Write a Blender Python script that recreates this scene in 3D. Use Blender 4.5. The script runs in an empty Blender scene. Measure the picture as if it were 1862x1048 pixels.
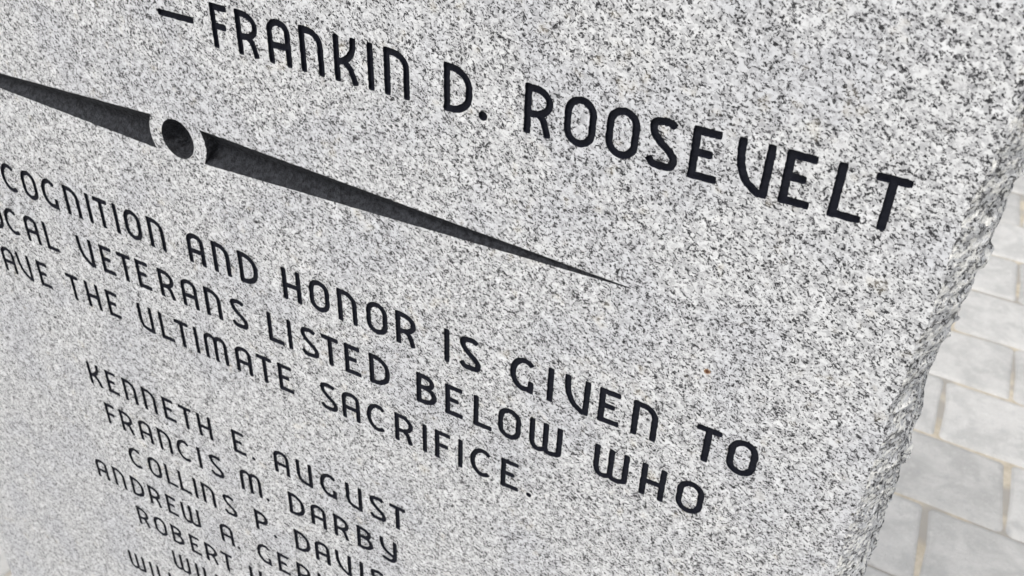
import bpy, math, random
from mathutils import Vector, Matrix, noise
from mathutils.geometry import delaunay_2d_cdt
C = bpy.context.scene.collection
SC = bpy.context.scene
random.seed(7)

# ------------------------------------------------------------------ camera
# stone coordinates: u = right along the face, v = up, z = out of the face; one unit is S metres
S = 0.028
GROUND = -45.0                                   # the pavement lies 45 units under the first baseline
def W(u, v, z=0.0): return Vector((u*S, -z*S, (v-GROUND)*S))
ROWS = [[0.87486646, 0.03728277, -0.4829272], [0.30290022, -0.82013619, 0.48541537], [-0.37796844, -0.57095238, -0.72880261]]
def dirw(r, s=1): return Vector((r[0]*s, -r[2]*s, r[1]*s)).normalized()
cam = bpy.data.cameras.new('camera'); co = bpy.data.objects.new('camera', cam); C.objects.link(co)
right, up, back = dirw(ROWS[0]), dirw(ROWS[1], -1), dirw(ROWS[2], -1)
M = Matrix((right, up, back)).transposed().to_4x4(); M.translation = W(13.77166469, 8.05968862, 14.92758838)
co.matrix_world = M
cam.sensor_width = 36; cam.lens = 36*1765.4512/1862; cam.clip_start = 0.02; cam.clip_end = 400
cam.dof.use_dof = True; cam.dof.focus_distance = 0.58; cam.dof.aperture_fstop = 17
SC.camera = co

# ------------------------------------------------------------------ light: thin bright overcast
world = bpy.data.worlds.new('World'); SC.world = world; world.use_nodes = True
wn = world.node_tree; wn.nodes.clear()
EL, AZ = 58, 194
sky = wn.nodes.new('ShaderNodeTexSky'); sky.sky_type = 'NISHITA'; sky.sun_disc = False
sky.sun_elevation = math.radians(EL); sky.sun_rotation = math.radians(AZ); sky.air_density = 1.0; sky.dust_density = 4.0
hs = wn.nodes.new('ShaderNodeHueSaturation'); hs.inputs['Saturation'].default_value = 0.22
bg = wn.nodes.new('ShaderNodeBackground'); bg.inputs['Strength'].default_value = 0.15
wo = wn.nodes.new('ShaderNodeOutputWorld')
wn.links.new(sky.outputs[0], hs.inputs['Color']); wn.links.new(hs.outputs[0], bg.inputs['Color']); wn.links.new(bg.outputs[0], wo.inputs['Surface'])
sl = bpy.data.lights.new('sun', 'SUN'); sl.energy = 1.3; sl.angle = math.radians(22); sl.color = (1, 0.97, 0.92)
so = bpy.data.objects.new('sun', sl); C.objects.link(so)
az, el = math.radians(AZ), math.radians(EL)
sd = Vector((math.sin(az)*math.cos(el), math.cos(az)*math.cos(el), math.sin(el)))
so.rotation_euler = sd.to_track_quat('Z', 'Y').to_euler(); so.location = (0, 0, 5)
SC.view_settings.view_transform = 'Standard'; SC.view_settings.look = 'None'
SC.view_settings.exposure = 0.47; SC.view_settings.gamma = 1; SC.view_settings.use_curve_mapping = False

# ------------------------------------------------------------------ node helpers
class NT:
    def __init__(s, name):
        s.m = bpy.data.materials.new(name); s.m.use_nodes = True; s.t = s.m.node_tree
        s.b = s.t.nodes['Principled BSDF']; s.out = s.t.nodes['Material Output']
    def n(s, typ, **k):
        o = s.t.nodes.new(typ)
        for a, v in k.items(): setattr(o, a, v)
        return o
    def put(s, sock, v):
        if isinstance(v, bpy.types.NodeSocket): s.t.links.new(v, sock)
        else: sock.default_value = v
    def math(s, op, a, b=0.0, c=0.0, clamp=False):
        o = s.n('ShaderNodeMath', operation=op, use_clamp=clamp)
        for i, v in enumerate((a, b, c)): s.put(o.inputs[i], v)
        return o.outputs[0]
    def vmath(s, op, a, b=None, scale=None):
        o = s.n('ShaderNodeVectorMath', operation=op); s.put(o.inputs[0], a)
        if b is not None: s.put(o.inputs[1], b)
        if scale is not None: s.put(o.inputs['Scale'], scale)
        return o.outputs['Value'] if op in ('LENGTH', 'DISTANCE') else o.outputs[0]
    def noise(s, vec, scale, detail=2.0, rough=0.5, dist=0.0, col=False):
        o = s.n('ShaderNodeTexNoise'); s.put(o.inputs['Vector'], vec); o.inputs['Scale'].default_value = scale
        o.inputs['Detail'].default_value = detail; o.inputs['Roughness'].default_value = rough; o.inputs['Distortion'].default_value = dist
        return o.outputs['Color'] if col else o.outputs['Fac']
    def vor(s, vec, scale, feature='F1'):
        o = s.n('ShaderNodeTexVoronoi', feature=feature); s.put(o.inputs['Vector'], vec); o.inputs['Scale'].default_value = scale
        return o
    def rng(s, v, a, b, c=0.0, d=1.0, smooth=True):
        o = s.n('ShaderNodeMapRange'); o.interpolation_type = 'SMOOTHSTEP' if smooth else 'LINEAR'
        for i, x in enumerate((v, a, b, c, d)): s.put(o.inputs[i], x)
        return o.outputs[0]
    def mix(s, f, a, b):
        o = s.n('ShaderNodeMix', data_type='RGBA'); s.put(o.inputs[0], f)
        for i, v in ((6, a), (7, b)):
            s.put(o.inputs[i], v if isinstance(v, bpy.types.NodeSocket) else (*v, 1))
        return o.outputs[2]
    def bump(s, h, strength, dist):
        o = s.n('ShaderNodeBump'); o.inputs['Strength'].default_value = strength; o.inputs['Distance'].default_value = dist
        s.put(o.inputs['Height'], h); s.t.links.new(o.outputs[0], s.b.inputs['Normal'])

def granite(name, rough_face):
    g = NT(name)
    tc = g.n('ShaderNodeTexCoord').outputs['Object']
    P = g.vmath('SCALE', tc, scale=1/S)
    if rough_face: P = g.vmath('MULTIPLY', P, (1.15, 0.42, 0.8))      # the stone splits along its grain, which stretches the crystals
    wob = g.vmath('SUBTRACT', g.noise(P, 9, 2, col=True), (0.5, 0.5, 0.5))
    Pw = g.vmath('ADD', P, g.vmath('SCALE', wob, scale=0.10))
    # the stone's grain runs obliquely: crystals a little longer than wide
    mp = g.n('ShaderNodeMapping'); mp.inputs['Rotation'].default_value = (0, math.radians(-33), 0)
    g.put(mp.inputs['Vector'], Pw)
    mp2 = g.n('ShaderNodeMapping'); mp2.inputs['Scale'].default_value = (1.10, 1.34, 1.55); g.put(mp2.inputs['Vector'], mp.outputs[0])
    Q = mp2.outputs[0]
    cluster = g.noise(Q, 3.2, 3, 0.6)
    big = g.noise(P, 0.5, 3, 0.55)
    def rnd(v):
        o = g.n('ShaderNodeSeparateColor'); g.put(o.inputs[0], v.outputs['Color']); return o.outputs[0], o.outputs[1]
    r1, r1b = rnd(g.vor(Q, 25.0)); r2, r2b = rnd(g.vor(g.vmath('ADD', Q, (3.1, 1.7, 9.2)), 15.0)); r3, r3b = rnd(g.vor(g.vmath('ADD', Q, (7.1, 5.7, 2.2)), 9.0))
    n1 = g.noise(g.vmath('ADD', Q, (1.3, 8.8, 4.1)), 13.0, 3, 0.62)
    n2 = g.noise(g.vmath('ADD', Q, (11.3, 2.8, 6.1)), 8.0, 4, 0.65)
    # feldspar ground, white to pale grey
    feld = g.mix(r3, (0.505, 0.51, 0.515), (0.61, 0.615, 0.615))
    feld = g.mix(g.rng(g.noise(P, 2.1, 3, 0.55), 0.55, 0.70), feld, (0.635, 0.64, 0.645))
    feld = g.mix(g.rng(big, 0.45, 0.62, 0, 0.5), feld, (0.47, 0.48, 0.51))
    # quartz, translucent grey, soft-edged
    cl = g.rng(cluster, 0.33, 0.67, 0.08, 0.95)
    qn = g.rng(g.math('ADD', n2, g.math('MULTIPLY', cl, 0.10)), 0.50, 0.61)
    col = g.mix(g.math('MULTIPLY', qn, 0.6), feld, g.mix(r2b, (0.17, 0.17, 0.178), (0.36, 0.36, 0.37)))
    # biotite: clusters of small flakes
    dn = g.rng(g.math('ADD', g.math('ADD', n1, g.math('MULTIPLY', cl, 0.10)), g.math('MULTIPLY', g.math('SUBTRACT', r1, 0.5), -0.09)), 0.615, 0.655)
    pd = g.math('ADD', g.math('MULTIPLY', cl, 0.15), 0.055)
    dv = g.rng(g.math('SUBTRACT', r1, pd), -0.015, 0.008, 1, 0)
    d = g.math('MAXIMUM', dn, g.math('MULTIPLY', dv, g.rng(n2, 0.36, 0.50)))
    col = g.mix(d, col, g.mix(g.rng(r1b, 0.3, 1.0), (0.010, 0.010, 0.012), (0.09, 0.09, 0.094)))
    # faint warm tint in patches
    col = g.mix(g.rng(g.noise(P, 2.4, 2, 0.5), 0.62, 0.78, 0, 0.2), col, (0.58, 0.52, 0.40))
    fine = g.noise(P, 30, 2, 0.6)
    if not rough_face:
        # one rust speck with its pale yellow rim
        dd = g.vmath('DISTANCE', P, RUST)
        dd = g.math('ADD', dd, g.math('MULTIPLY', g.math('SUBTRACT', fine, 0.5), 0.03))
        col = g.mix(g.rng(dd, 0.04, 0.085, 0.7, 0), col, (0.42, 0.22, 0.07))
        col = g.mix(g.rng(dd, 0.03, 0.065, 1, 0), col, (0.07, 0.025, 0.008))
    g.put(g.b.inputs['Base Color'], col)
    g.b.inputs['Roughness'].default_value = 0.62 if not rough_face else 0.7
    g.b.inputs['Specular IOR Level'].default_value = 0.4
    if rough_face:
        # crushed, whitened chips along the split surface
        ch = g.rng(g.noise(P, 7.0, 4, 0.7), 0.50, 0.55); col = g.mix(g.math('MULTIPLY', ch, 0.7), col, (0.80, 0.79, 0.75))
        dk = g.rng(g.noise(P, 9.0, 4, 0.7, 0.5), 0.54, 0.60); col = g.mix(g.math('MULTIPLY', dk, 0.85), col, (0.045, 0.045, 0.045))
        g.put(g.b.inputs['Base Color'], col)
        h = g.math('ADD', g.noise(P, 5, 4, 0.65), g.math('MULTIPLY', r2, 0.25))
        g.bump(h, 1.0, 0.11*S)
    else:
        g.bump(g.math('ADD', g.noise(P, 22, 3, 0.7), g.math('MULTIPLY', d, -0.4)), 0.55, 0.012*S)
    return g.m

def black_paint(name, c1, c2, bumpd, sc=5.0, spec=0.16):
    g = NT(name); tc = g.n('ShaderNodeTexCoord').outputs['Object']; P = g.vmath('SCALE', tc, scale=1/S)
    n1 = g.noise(P, sc, 5, 0.7)
    g.put(g.b.inputs['Base Color'], g.mix(g.rng(n1, 0.35, 0.7), c1, c2))
    g.b.inputs['Roughness'].default_value = 0.6; g.b.inputs['Specular IOR Level'].default_value = spec
    g.bump(g.noise(P, 13, 4, 0.7), 0.8, bumpd*S)
    return g.m

def paver_mat():
    g = NT('paver_concrete'); tc = g.n('ShaderNodeTexCoord').outputs['Object']; P = g.vmath('SCALE', tc, scale=1/S)
    oi = g.n('ShaderNodeObjectInfo').outputs['Random']
    off = g.n('ShaderNodeCombineXYZ'); g.put(off.inputs[0], g.math('MULTIPLY', oi, 91.0)); g.put(off.inputs[1], g.math('MULTIPLY', oi, 47.0))
    P = g.vmath('ADD', P, off.outputs[0])
    a = g.noise(P, 0.35, 5, 0.6, 0.6); b = g.noise(P, 1.4, 4, 0.65); c = g.noise(P, 7, 3, 0.7)
    col = g.mix(g.rng(a, 0.38, 0.62), (0.40, 0.397, 0.387), (0.485, 0.48, 0.467))
    col = g.mix(g.rng(b, 0.5, 0.72, 0, 0.55), col, (0.55, 0.545, 0.53))
    col = g.mix(g.rng(b, 0.46, 0.30, 0, 0.45), col, (0.36, 0.363, 0.37))
    col = g.mix(g.rng(c, 0.5, 0.75, 0, 0.35), col, (0.31, 0.31, 0.31))
    col = g.mix(g.rng(g.noise(P, 4.2, 4, 0.7), 0.60, 0.68, 0, 0.45), col, (0.66, 0.655, 0.64))
    hv = g.n('ShaderNodeHueSaturation'); g.put(hv.inputs['Value'], g.math('ADD', g.math('MULTIPLY', oi, 0.22), 0.87)); g.put(hv.inputs['Color'], col)
    g.put(g.b.inputs['Base Color'], hv.outputs[0]); g.b.inputs['Roughness'].default_value = 0.85
    g.bump(g.math('ADD', g.math('MULTIPLY', b, 1.5), c), 0.8, 0.10*S)
    return g.m

def sand_mat(name, c1, c2, greyed=1.0):
    g = NT(name); tc = g.n('ShaderNodeTexCoord').outputs['Object']; P = g.vmath('SCALE', tc, scale=1/S)
    a = g.noise(P, 1.3, 4, 0.7); b = g.noise(P, 14, 3, 0.7)
    col = g.mix(g.rng(a, 0.35, 0.65), c1, c2)
    col = g.mix(g.rng(g.noise(P, 0.22, 2, 0.5), 0.42, 0.56, 0, greyed), col, (0.30, 0.285, 0.26))
    col = g.mix(g.rng(b, 0.6, 0.72, 0, 0.5), col, tuple(x*0.6 for x in c1))
    g.put(g.b.inputs['Base Color'], col); g.b.inputs['Roughness'].default_value = 0.95
    g.bump(b, 0.8, 0.05*S)
    return g.m

# ------------------------------------------------------------------ object helpers
BASE = Vector((-2.5, GROUND, -3.5))              # foot of the stone in stone coordinates
def L(u, v, z=0.0): return ((u-BASE[0])*S, -(z-BASE[2])*S, (v-BASE[1])*S)    # local metres under the stone's Empty
RUST = tuple(c/S for c in L(10.42, -4.01))
def mesh_obj(name, verts, faces, mats, parent=None, mat_ids=None, smooth=False):
    me = bpy.data.meshes.new(name); me.from_pydata(verts, [], faces); me.update()
    for m in (mats if isinstance(mats, list) else [mats]): me.materials.append(m)
    if mat_ids:
        for p, i in zip(me.polygons, mat_ids): p.material_index = i
    if smooth: me.polygons.foreach_set('use_smooth', [True]*len(me.polygons))
    o = bpy.data.objects.new(name, me); C.objects.link(o)
    if parent: o.parent = parent
    return o

m_face = granite('honed_granite', False); m_rough = granite('split_granite', True)
m_letter = black_paint('letter_paint', (0.0055, 0.0065, 0.0115), (0.009, 0.010, 0.016), 0.02)
m_groove = black_paint('groove_paint', (0.005, 0.0055, 0.0085), (0.042, 0.045, 0.053), 0.2, 8.0, 0.4)
m_paver = paver_mat(); m_sand = sand_mat('joint_sand', (0.38, 0.335, 0.265), (0.49, 0.44, 0.36)); m_far = sand_mat('far_paving', (0.42, 0.415, 0.40), (0.47, 0.462, 0.445), 0.0)

# ------------------------------------------------------------------ pavement
def structure(o): o['kind'] = 'structure'; return o
G = 300*1.0
ground = structure(mesh_obj('ground', [(-G, -G, -0.06), (G, -G, -0.06), (G, G, -0.06), (-G, G, -0.06)], [(0, 1, 2, 3)], m_far))
RA, CA = math.radians(0.8), math.radians(86.0)
er = Vector((math.cos(RA), math.sin(RA))); ec = Vector((math.cos(CA), math.sin(CA)))*(1/math.sin(CA))      # (u, z)
PW, PD = 10.95, 8.06
O0 = Vector((17.75, -52.75))                      # a joint corner measured on the stone's right
def gp(i, j):                                     # i along the row, j rows towards the viewer
    p = O0 + er*(i*PW) + ec*(j*PD); return p
bed = [gp(-6.5, -12), gp(6, -12), gp(6, 13), gp(-6.5, 13)]
pavement = structure(mesh_obj('pavement', [(p.x*S, -p.y*S, -0.006) for p in bed] + [(p.x*S, -p.y*S, -0.055) for p in bed],
    [(3, 2, 1, 0), (0, 1, 5, 4), (1, 2, 6, 5), (2, 3, 7, 6), (3, 0, 4, 7)], m_sand))
def paver_mesh(k):
    rr = random.Random(40+k); top = []; n = 0
    hw, hd = PW/2-0.19, PD/2-0.10
    r = 0.42; pts = []
    for cx, cy, a0 in ((hw-r, hd-r, 0), (-hw+r, hd-r, 90), (-hw+r, -hd+r, 180), (hw-r, -hd+r, 270)):
        rj = r*rr.uniform(0.8, 1.5)
        for a in (8, 45, 82): 
            t = math.radians(a0+a); pts.append((cx+rj*math.cos(t)*1.0+rr.uniform(-.04, .04), cy+rj*math.sin(t)+rr.uniform(-.04, .04)))
        nx = {0: (0, hd+rr.uniform(-.09, .07)), 90: (-hw+rr.uniform(-.07, .09), 0), 180: (0, -hd+rr.uniform(-.07, .09)), 270: (hw+rr.uniform(-.09, .07), 0)}[a0]
        pts.append(nx)
    n = len(pts); V = []; F = []
    for (sc, z) in ((0.0, -0.05/S), (0.0, -0.34), (0.06, -0.20), (0.28, -0.06), (0.62, 0.0)):
        for x, y in pts:
            V.append((x - sc*math.copysign(min(1, abs(x)/hw*1.0), x), y - sc*math.copysign(min(1, abs(y)/hd), y), z))
    for lvl in range(4):
        for i in range(n):
            a, b = lvl*n+i, lvl*n+(i+1) % n; F.append((a, b, b+n, a+n))
    F.append(tuple(range(4*n, 5*n)))
    sh = (ec.x)                                   # the courses lean slightly along the columns
    me = bpy.data.meshes.new('paver')
    # local frame: x along er, y along -ec (world y is -z)
    me.from_pydata([((x*er.x + y*ec.x)*S, -(x*er.y + y*ec.y)*S, z*S) for x, y, z in V], [], [tuple(reversed(f)) for f in F])
    me.materials.append(m_paver); me.update()
    me.polygons.foreach_set('use_smooth', [True]*(len(F)-1)+[False])
    return me
variants = [paver_mesh(k) for k in range(8)]
for j in range(-12, 13):
    for i in range(-6, 6):
        shift = 0.5 if j % 2 else 0.0
        # column centre: measured joints at 17.75 on even rows (j=0 is the course just below z=-52.75)
        c = O0 + er*((i + shift)*PW) + ec*((j+0.5)*PD)
        o = bpy.data.objects.new('paver', random.choice(variants)); C.objects.link(o); o.parent = pavement
        o.location = (c.x*S+random.uniform(-.0008, .0008), -c.y*S+random.uniform(-.0008, .0008), random.uniform(-.0012, .0008))
        o.rotation_euler = (random.uniform(-.004, .004), random.uniform(-.004, .004), random.uniform(-.003, .003))

# ------------------------------------------------------------------ the stone
stone = bpy.data.objects.new('memorial_stone', None); C.objects.link(stone); stone.location = W(BASE[0], BASE[1], BASE[2])
stone['label'] = 'pale speckled granite memorial slab with engraved black lettering standing on the paving'
stone['category'] = 'memorial stone'

def nz(x, y, z=0.0): return noise.noise(Vector((x, y, z)))
def interp(tab, x):
    if x <= tab[0][0]: return tab[0][1]
    for (a, fa), (b, fb) in zip(tab, tab[1:]):
        if x <= b: return fa+(fb-fa)*(x-a)/(b-a)
    return tab[-1][1]
EDGE = [(-45, 13.9), (-12, 13.82), (-8, 13.82), (-7, 13.79), (-5.7, 13.80), (-4.6, 13.83), (-3.4, 13.79), (-2.2, 13.83), (-1.1, 13.91), (-.2, 13.88), (.5, 13.88), (1.2, 13.95), (2, 14.04), (2.8, 14.07), (5, 14.1), (16, 13.9)]
BULGE = [(-45, .6), (-12, .58), (-9, .60), (-7, .57), (-5, .50), (-3.6, .37), (-2.4, .42), (-1.1, .52), (0.2, .60), (2, .58), (6, .6), (16, .55)]
TOP, LEFT, THICK = 15.5, -18.95, 7.0
# outline: bottom-right, up the right edge, along the top, down the left edge; each with its outward direction
outline = []
def vsteps():
    v = GROUND
    while v < TOP-0.3:
        yield v
        v += 0.055 if -11 < v < 5.5 else 0.3
for v in vsteps():
    outline.append((interp(EDGE, v) + 0.045*nz(v*2.3, 3.3) + 0.03*nz(v*7, 8.8), v, 1, 0))
NR = len(outline)
u = 13.6
while u > LEFT+0.4:
    outline.append((u, TOP + 0.12*nz(u*1.1, 9) + .05*nz(u*4, 2), 0, 1)); u -= 0.3
v = TOP-0.2
while v > GROUND+0.1:
    outline.append((LEFT + 0.05*nz(v*1.3, 19) + .03*nz(v*5, 1), v, -1, 0)); v -= 0.15 if v < -20 else 0.3
outline.append((LEFT, GROUND, -1, 0))

# --- lettering as stroke polygons
def el(cx, cy, rx, ry, a0, a1, n=12):
    return [(cx+rx*math.cos(math.radians(a0+(a1-a0)*i/n)), cy+ry*math.sin(math.radians(a0+(a1-a0)*i/n))) for i in range(n+1)]
def cr(pts, n=6):                                 # Catmull-Rom through points
    P = [(2*pts[0][0]-pts[1][0], 2*pts[0][1]-pts[1][1])] + list(pts) + [(2*pts[-1][0]-pts[-2][0], 2*pts[-1][1]-pts[-2][1])]
    out = []
    for i in range(1, len(P)-2):
        p0, p1, p2, p3 = P[i-1:i+3]
        for k in range(n):
            t = k/n
            out.append(tuple(0.5*((2*p1[d]) + (-p0[d]+p2[d])*t + (2*p0[d]-5*p1[d]+4*p2[d]-p3[d])*t*t + (-p0[d]+3*p1[d]-3*p2[d]+p3[d])*t**3) for d in (0, 1)))
    return out + [P[-2]]
def glyph(ch, h):
    T = 1-h
    if ch == 'I': return [[(0, 0), (0, 1)]]
    if ch == 'L': return [[(0, 0), (0, 1)], [(-h, h), (.46, h)]]
    if ch == 'E': return [[(0, 0), (0, 1)], [(-h, T), (.43, T)], [(0, .52), (.32, .52)], [(-h, h), (.45, h)]]
    if ch == 'F': return [[(0, 0), (0, 1)], [(-h, T), (.40, T)], [(0, .50), (.34, .50)]]
    if ch == 'T': return [[(0, T), (.56, T)], [(.28, 0), (.28, T)]]
    if ch == 'H': return [[(0, 0), (0, 1)], [(.46, 0), (.46, 1)], [(0, .48), (.46, .48)]]
    if ch == 'n': return [[(0, 0), (0, 1)], [(-h, T+.01), (.05, T)] + el(.14, T-.30, .32, .30, 88, 0) + [(.46, 0)]]
    if ch == 'm': return [[(0, 0), (0, T-.2)] + el(.19, T-.20, .19, .20, 180, 0) + [(.38, 0)], [(.38, T-.30)] + el(.57, T-.20, .19, .20, 180, 0) + [(.76, 0)]]
    if ch == 'A': return [[(0, 0), (0, T-.20)] + el(.235, T-.20, .235, .20, 180, 0, 16) + [(.47, 0)], [(0, .42), (.47, .42)]]
    if ch == 'D': return [[(0, 0), (0, 1)], [(-h, T), (.08, T)] + el(.10, T-.38, .40, .38, 88, 0) + el(.10, h+.36, .40, .36, 0, -88) + [(-h, h)]]
    if ch == 'B': return [[(0, 0), (0, 1)], [(-h, T), (.08, T)] + el(.14, .74, .26, T-.74, 85, -90) + [(0, .74-(T-.74))], [(0, .74-(T-.74))] + [(.10, .74-(T-.74))] + el(.16, (.74-(T-.74)+h)/2, .30, (.74-(T-.74)-h)/2, 88, -88) + [(-h, h)]]
    if ch == 'P': return [[(0, 0), (0, 1)], [(-h, T), (.06, T)] + el(.13, (T+.42)/2, .31, (T-.42)/2, 85, -88) + [(0, .42)]]
    if ch == 'R': return [[(0, 0), (0, 1)], [(-h, T), (.06, T)] + el(.13, (T+.42)/2, .32, (T-.42)/2, 85, -88) + [(0, .42)], cr([(.22, .44), (.33, .33), (.38, .20), (.44, 0)])]
    if ch == 'K': return [[(0, 0), (0, 1)], [(.42, 1)] + cr([(.42, .86), (.38, .68), (.22, .50), (0, .43)]), cr([(.17, .48), (.32, .34), (.39, .20), (.46, 0)])]
    if ch == 'O': return [[(.5, .49)] + el(.25, T-.26, .25, .26, 0, 180, 16) + [(0, .49)], [(0, .51)] + el(.25, h+.26, .25, .26, 180, 360, 16) + [(.5, .51)]]
    if ch == 'C': return [el(.30, .5, .30, .5-h, 48, 308, 26)]
    if ch == 'G': return [el(.30, .5, .30, .5-h, 48, 285, 24) + [(.48, h*.8)], [(.48, 0), (.48, .36)]]
    if ch == 'S': return [cr([(.44, .86), (.35, T-.01), (.21, T), (.06, .87), (.05, .72), (.18, .54), (.38, .38), (.47, .24), (.42, .10), (.25, h), (.10, .09), (0, .20)])]
    if ch == 'U': return [[(0, 1), (0, .45)] + cr([(0, .38), (.07, .18), (.22, h+.03), (.46, h*.9)]), [(.47, 0), (.47, 1)]]
    if ch == 'V': return [[(0, 1)] + cr([(0, .78), (.04, .50), (.18, .22), (.45, .02)]), [(.50, 1), (.49, -.01)]]
    if ch == 'W': return [[(0, 1), (0, .36)] + cr([(0, .32), (.05, .15), (.17, h), (.28, h+.03), (.37, .17)]), [(.37, .10), (.37, 1)], [(.37, .36)] + cr([(.37, .20), (.43, .09), (.54, h), (.66, h+.03), (.735, .16), (.745, .34)]) + [(.745, 1)]]
    if ch == 'Y': return [[(0, 1)] + cr([(0, .82), (.05, .60), (.20, .42), (.46, .30)]), [(.49, 1)] + cr([(.49, .45), (.47, .22), (.37, .08), (.22, h-.01), (.02, .12)])]
    if ch == '-': return [[(0, .48), (1.05, .48)]]
    return []
def resample(pts, step):
    out = [pts[0]]
    for a, b in zip(pts, pts[1:]):
        d = math.hypot(b[0]-a[0], b[1]-a[1]); n = max(1, int(d/step+.5))
        for k in range(1, n+1): out.append((a[0]+(b[0]-a[0])*k/n, a[1]+(b[1]-a[1])*k/n))
    q = [out[0]]
    for p in out[1:]:
        if math.hypot(p[0]-q[-1][0], p[1]-q[-1][1]) > step*.35: q.append(p)
    if len(q) > 1 and q[-1] != out[-1]: q[-1] = out[-1]
    return q
def ribbon(pts, w, step=0.055, amp=0.008):
    pts = resample(pts, step); Lr = []; Rr = []; n = len(pts)
    for i, (x, y) in enumerate(pts):
        a = pts[max(0, i-1)]; b = pts[min(n-1, i+1)]; dx, dy = b[0]-a[0], b[1]-a[1]; d = math.hypot(dx, dy) or 1
        nx, ny = -dy/d, dx/d
        for side, lst in ((1, Lr), (-1, Rr)):
            e = 0.0
            if i in (0, n-1): e = -0.012           # cut ends a touch rounded
            k = w/2 + e + amp*nz(x*17+side*5, y*17, 2.0) + amp*.7*random.uniform(-1, 1)
            lst.append((x+side*nx*k, y+side*ny*k))
    dx, dy = pts[0][0]-pts[1][0], pts[0][1]-pts[1][1]; d = math.hypot(dx, dy)
    s0 = (pts[0][0]+dx/d*0.008, pts[0][1]+dy/d*0.008)
    dx, dy = pts[-1][0]-pts[-2][0], pts[-1][1]-pts[-2][1]; d = math.hypot(dx, dy)
    s1 = (pts[-1][0]+dx/d*0.008, pts[-1][1]+dy/d*0.008)
    return [s0] + Rr + [s1] + Lr[::-1]
# (baseline, cap height, stroke width, [(glyph, u of its left stroke) ...])
LINES = [
 (0.0, 1.0, .150, [('-', -3.15), ('F', -1.5), ('R', -.8), ('A', .05), ('n', .91), ('K', 1.78), ('I', 2.62), ('n', 3.02), ('D', 4.42), ('.', 5.23), ('R', 6.19), ('O', 7.02), ('O', 7.86), ('S', 8.64), ('E', 9.47), ('V', 10.27), ('E', 11.1), ('L', 11.94), ('T', 12.47)]),
 (-6.317, .95, .118, [('E', -11.42), ('C', -10.68), ('O', -9.82), ('G', -9.0), ('n', -8.07), ('I', -7.19), ('T', -6.96), ('I', -6.15), ('O', -5.77), ('n', -4.89), ('A', -3.50), ('n', -2.63), ('D', -1.75), ('H', -.34), ('O', .50), ('n', 1.36), ('O', 2.21), ('R', 3.06), ('I', 4.41), ('S', 4.80), ('G', 6.15), ('I', 7.09), ('V', 7.50), ('E', 8.33), ('n', 9.11), ('T', 10.44), ('O', 11.22)]),
 (-7.94, .945, .115, [('L', -12.70), ('O', -11.90), ('C', -11.17), ('A', -10.28), ('L', -9.44), ('V', -8.04), ('E', -7.12), ('T', -6.50), ('E', -5.72), ('R', -4.88), ('A', -4.05), ('n', -3.2), ('S', -2.31), ('L', -1.03), ('I', -.37), ('S', .04), ('T', .67), ('E', 1.45), ('D', 2.21), ('B', 3.61), ('E', 4.43), ('L', 5.22), ('O', 5.89), ('W', 6.72), ('W', 8.36), ('H', 9.50), ('O', 10.34)]),
 (-9.563, .94, .110, [('A', -11.90), ('V', -11.20), ('E', -10.27), ('T', -9.06), ('H', -8.2), ('E', -7.33), ('U', -6.06), ('L', -5.22), ('T', -4.68), ('I', -3.89), ('m', -3.53), ('A', -2.39), ('T', -1.68), ('E', -.88), ('S', .51), ('A', 1.24), ('C', 2.03), ('R', 2.91), ('I', 3.75), ('F', 4.12), ('I', 4.80), ('C', 5.15), ('E', 6.02), ('.', 6.74)]),
 (-13.03, .93, .105, [('K', -9.15), ('E', -8.33), ('n', -7.58), ('n', -6.75), ('E', -5.89), ('T', -5.26), ('H', -4.46), ('E', -3.08), ('.', -2.38), ('A', -1.50), ('U', -.66), ('G', .19), ('U', 1.10), ('S', 1.90), ('T', 2.54)]),
 (-14.61, .93, .105, [('F', -8.79), ('R', -8.13), ('A', -7.30), ('n', -6.45), ('C', -5.66), ('I', -4.76), ('S', -4.29), ('m', -3.03), ('.', -2.05), ('D', -1.13), ('A', -.30), ('R', .55), ('B', 1.39), ('Y', 2.20)]),
 (-16.23, .93, .105, [('C', -8.18), ('O', -7.29), ('L', -6.51), ('L', -5.91), ('I', -5.25), ('n', -4.90), ('S', -4.02), ('P', -2.68), ('.', -1.97), ('D', -1.09), ('A', -.30), ('V', .48), ('I', 1.39), ('S', 1.76)]),
 (-17.82, .93, .105, [('A', -10.18), ('n', -9.33), ('D', -8.47), ('R', -7.64), ('E', -6.81), ('W', -6.12), ('A', -4.40), ('.', -3.72), ('G', -2.83), ('E', -1.96), ('R', -1.17), ('I', -.33)]),
 (-19.38, .93, .105, [('R', -8.56), ('O', -7.75), ('B', -6.92), ('E', -6.06), ('R', -5.35), ('T', -4.69), ('H', -3.36)]),
 (-20.93, .93, .105, [('W', -7.19), ('I', -6.08), ('L', -5.71), ('L', -5.12)]),
 (-22.46, .93, .105, [('W', -9.76), ('I', -8.67), ('L', -8.30), ('L', -7.69)]),
]
polys = []; owner = []                            # owner: 0 = slab outline, k>0 = letter k, negatives = grooves
polys.append([(a, b) for a, b, _, _ in outline]); owner.append(0)
letters = []
for base, cap, w, seq in LINES:
    for ch, u0 in seq:
        letters.append((ch, base)); k = len(letters); wl = w*(1.0 if base == 0 else 1.28 if base > -12 else 1.36)/cap
        if ch == '.':
            r = .66*w
            polys.append([(u0+r*(1+.06*random.uniform(-1, 1))*math.cos(t), base+r+r*math.sin(t)) for t in [i*math.pi/9 for i in range(18)]]); owner.append(k); continue
        for st in glyph(ch, wl/2):
            pg = ribbon(st, wl*random.uniform(.97, 1.03))
            polys.append([(u0+x*cap, base+y*cap) for x, y in pg]); owner.append(k)

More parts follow.
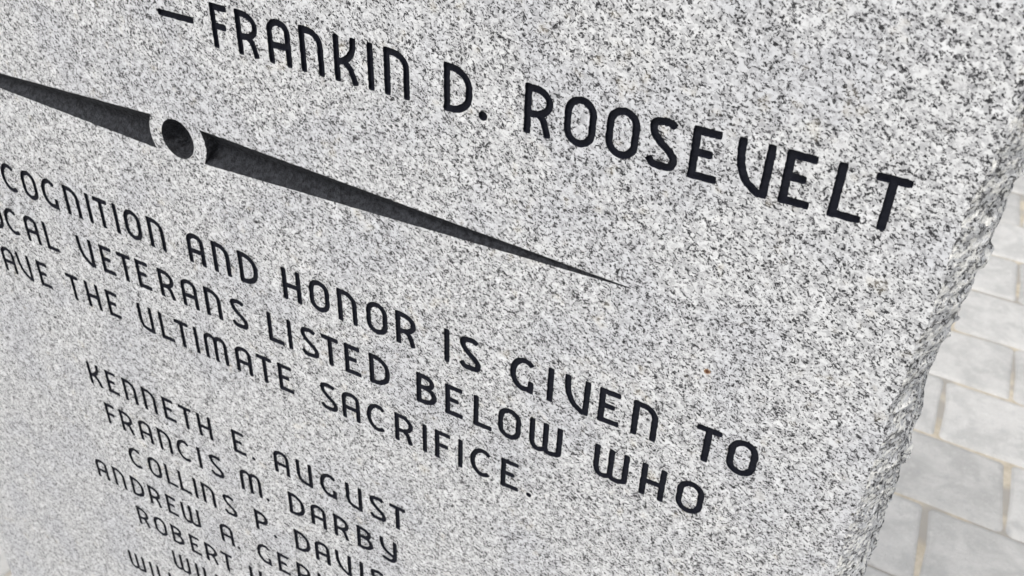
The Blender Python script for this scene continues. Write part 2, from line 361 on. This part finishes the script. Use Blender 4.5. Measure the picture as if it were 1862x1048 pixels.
# --- compass-like divider: round recess and two tapering grooves
CU, CV, RO = -3.2375, -2.675, 0.90
NJ = 16; HALF = 0.455
hole = [(CU+.515*(1+.012*nz(i*.9, 4))*math.cos(i*math.pi/32), CV+.515*(1+.012*nz(i*.9, 7))*math.sin(i*math.pi/32)) for i in range(64)]
polys.append(hole); owner.append(-1)
def groove_grid(side, tip, NI=110):
    grid = []
    for i in range(NI+1):
        s = (i/NI)**1.05; row = []
        for j in range(NJ+1):
            y = -1+2*j/NJ
            arc = CU + side*math.sqrt(RO*RO-(HALF*y)**2)
            half = HALF*(1-s) + .010*s
            uu = arc*(1-s) + tip*s; vv = CV - .005*s + y*half
            if j in (0, NJ) and 0 < i < NI: vv += .014*(1-s*.6)*nz(uu*6, y*4, 5) + .006*random.uniform(-1, 1)*(1-s)
            if i == 0 and 0 < j < NJ: uu += .012*random.uniform(-1, 1)
            ty = (y+.14)/1.14 if y > -.14 else (-.14-y)/.86
            d = .43*(1-s)**.9*(1-min(1, abs(ty))**1.3)
            if 0 < j < NJ: d = max(0.004, d + (1-s)*(.03*nz(uu*3.0, vv*5, 1) + .03*nz(uu*9, vv*9, 3) + .012*random.uniform(-1, 1)))
            row.append((uu, vv, -d))
        grid.append(row)
    return grid
grids = [groove_grid(1, 8.64), groove_grid(-1, -15.11)]
for gi, gr in enumerate(grids):
    pg = [(p[0], p[1]) for p in gr[0]] + [(r[NJ][0], r[NJ][1]) for r in gr[1:-1]] + [(gr[-1][NJ][0], gr[-1][NJ][1]), (gr[-1][0][0], gr[-1][0][1])] + [(r[0][0], r[0][1]) for r in gr[-2:0:-1]]
    polys.append(pg); owner.append(-2-gi)

def area(pg): return sum(a[0]*b[1]-b[0]*a[1] for a, b in zip(pg, pg[1:]+pg[:1]))
polys = [pg if area(pg) > 0 else pg[::-1] for pg in polys]
coords = []; faces = []
for pg in polys:
    b = len(coords); coords += [Vector(p) for p in pg]; faces.append(list(range(b, b+len(pg))))
V2, E2, F2, OV, OE, OF = delaunay_2d_cdt(coords, [], faces, 1, 1e-6, True)
face_tris = []; letter_tris = {}
for f, of in zip(F2, OF):
    ow = {owner[i] for i in of}
    k = [o for o in ow if o > 0]
    if k: letter_tris.setdefault(max(k), []).append(tuple(f))
    elif any(o < 0 for o in ow): pass
    elif 0 in ow: face_tris.append(tuple(f))
def sub(tris):
    ids = {}; out = []
    for t in tris:
        for i in t: ids.setdefault(i, len(ids))
        out.append(tuple(ids[i] for i in t))
    return list(ids), out
def ccw(t):
    a, b, c = (V2[i] for i in t[:3]); return (b-a).cross(c-a) > 0 if hasattr((b-a), 'cross') else True
ids, tr = sub([t if ccw(t) else tuple(reversed(t)) for t in face_tris])
mesh_obj('front_face', [L(V2[i][0], V2[i][1]) for i in ids], tr, m_face, stone)

for k, tris in sorted(letter_tris.items()):
    ch, base = letters[k-1]
    tris = [t if ccw(t) else tuple(reversed(t)) for t in tris]
    ed = {}
    for t in tris:
        for a, b in zip(t, t[1:]+t[:1]): ed[(a, b)] = True
    bd = [(a, b) for a, b in ed if (b, a) not in ed]
    ids, tr = sub(tris); ix = {g: l for l, g in enumerate(ids)}
    nrm = {}
    for a, b in bd:
        d = V2[b]-V2[a]; n = Vector((d[1], -d[0]))
        if n.length > 1e-9:
            n.normalize()
            for q in (a, b): nrm[q] = nrm.get(q, Vector((0, 0))) + n
    dep = 0.075 if base == 0 else 0.06
    vs = []; ins = 0.014
    for g in ids:                                  # floor, drawn in by the sloping walls
        p = V2[g].copy()
        if g in nrm and nrm[g].length > .2: p = p - nrm[g].normalized()*ins
        vs.append(L(p[0], p[1], -dep + .012*nz(p[0]*9, p[1]*9)))
    fs = list(tr); rim = {}
    for q in nrm:
        rim[q] = len(vs); vs.append(L(V2[q][0], V2[q][1], 0.0))
    for a, b in bd: fs.append((ix[a], rim[a], rim[b], ix[b]))
    o = mesh_obj('letter' if ch not in '.-' else {'.': 'full_stop', '-': 'dash'}[ch], vs, fs, m_letter, stone)

for gr in grids:
    vs = [L(*p) for r in gr for p in r]; n = NJ+1; fs = []
    for i in range(len(gr)-1):
        for j in range(NJ): a = i*n+j; fs.append((a, a+1, a+n+1, a+n))
    sm = [True]*len(fs)
    top = len(vs); vs += [L(p[0], p[1], 0.0) for p in gr[0]]
    for j in range(NJ): fs.append((j, j+1, top+j+1, top+j))
    mesh_obj('groove', vs, fs, m_groove, stone)
# round recess: steep wall, dished and tooled floor
vs = [L(x, y, 0) for x, y in hole]; fs = []; NH = 64
rings = [(.98, -.20), (.93, -.30), (.82, -.36), (.66, -.42), (.48, -.45), (.28, -.48), (.1, -.49)]
for sc, z in rings:
    for i in range(NH):
        x = CU+(hole[i][0]-CU)*sc; y = CV+(hole[i][1]-CV)*sc
        vs.append(L(x, y, z + .08*nz(x*6, y*6, 3) + .04*nz(x*18, y*18, 1) + .05*math.sin(x*14-y*9+2*nz(x*3, y*3))))
for r in range(len(rings)):
    for i in range(NH): a, b = r*NH+i, r*NH+(i+1) % NH; fs.append((a, b, b+NH, a+NH))
fs.append(tuple(range(len(rings)*NH, (len(rings)+1)*NH)))
mesh_obj('round_recess', vs, fs, m_groove, stone, smooth=False)

# --- split (rock-pitched) sides and back
ZS = [0, -.03, -.07, -.12] + [-.18-.07*i for i in range(28)] + [-2.2-.14*i for i in range(14)] + [-4.3, -4.6, -5.0, -5.5, -6.0, -6.5, -THICK]
vs = []; nO = len(outline)
def facet(a, b, c=0.0):                           # chipped facets: nearest cell point with its own tilt
    d, p = noise.voronoi(Vector((a, b, c)))
    q = p[0]; rx = nz(q.x*31.7, q.y*17.3, q.z*11.1); ry = nz(q.x*13.1+5, q.y*41.7, 2.0)
    return nz(q.x*7.7, q.y*9.1, 4.4)*.5 + rx*(a-q.x)*.9 + ry*(b-q.y)*.9
for zi, z in enumerate(ZS):
    for i, (a, b, nx, ny) in enumerate(outline):
        s = b if nx else a
        bul = interp(BULGE, b) if nx == 1 else .5
        t = min(1.0, -z/.95); prof = math.sin(t*math.pi/2)**.8 if t > 0 else 0.0
        back = 1.0 - .25*max(0, (-z-3)/4)**2
        amp = min(1, -z/.45)
        d = bul*prof*back*.88 + amp*(.20*facet(s*1.05, z*1.25, nx) + .10*facet(s*2.3, z*2.6, 7+nx) + .05*nz(s*4.5, z*4.5, 3+nx) + .028*nz(s*11, z*11, 6))
        if zi == 0: d = 0
        dz = amp*.10*nz(s*2.7, z*2.7, 12) if 0 < zi < len(ZS)-1 else 0
        vs.append(L(a+nx*d, b+ny*d, z+dz))
fs = []
for zi in range(len(ZS)-1):
    for i in range(nO-1):
        a = zi*nO+i; fs.append((a, a+nO, a+nO+1, a+1))
fs.append(tuple(range((len(ZS)-1)*nO, len(ZS)*nO))[::-1])
mesh_obj('split_edge', vs, fs, m_rough, stone)
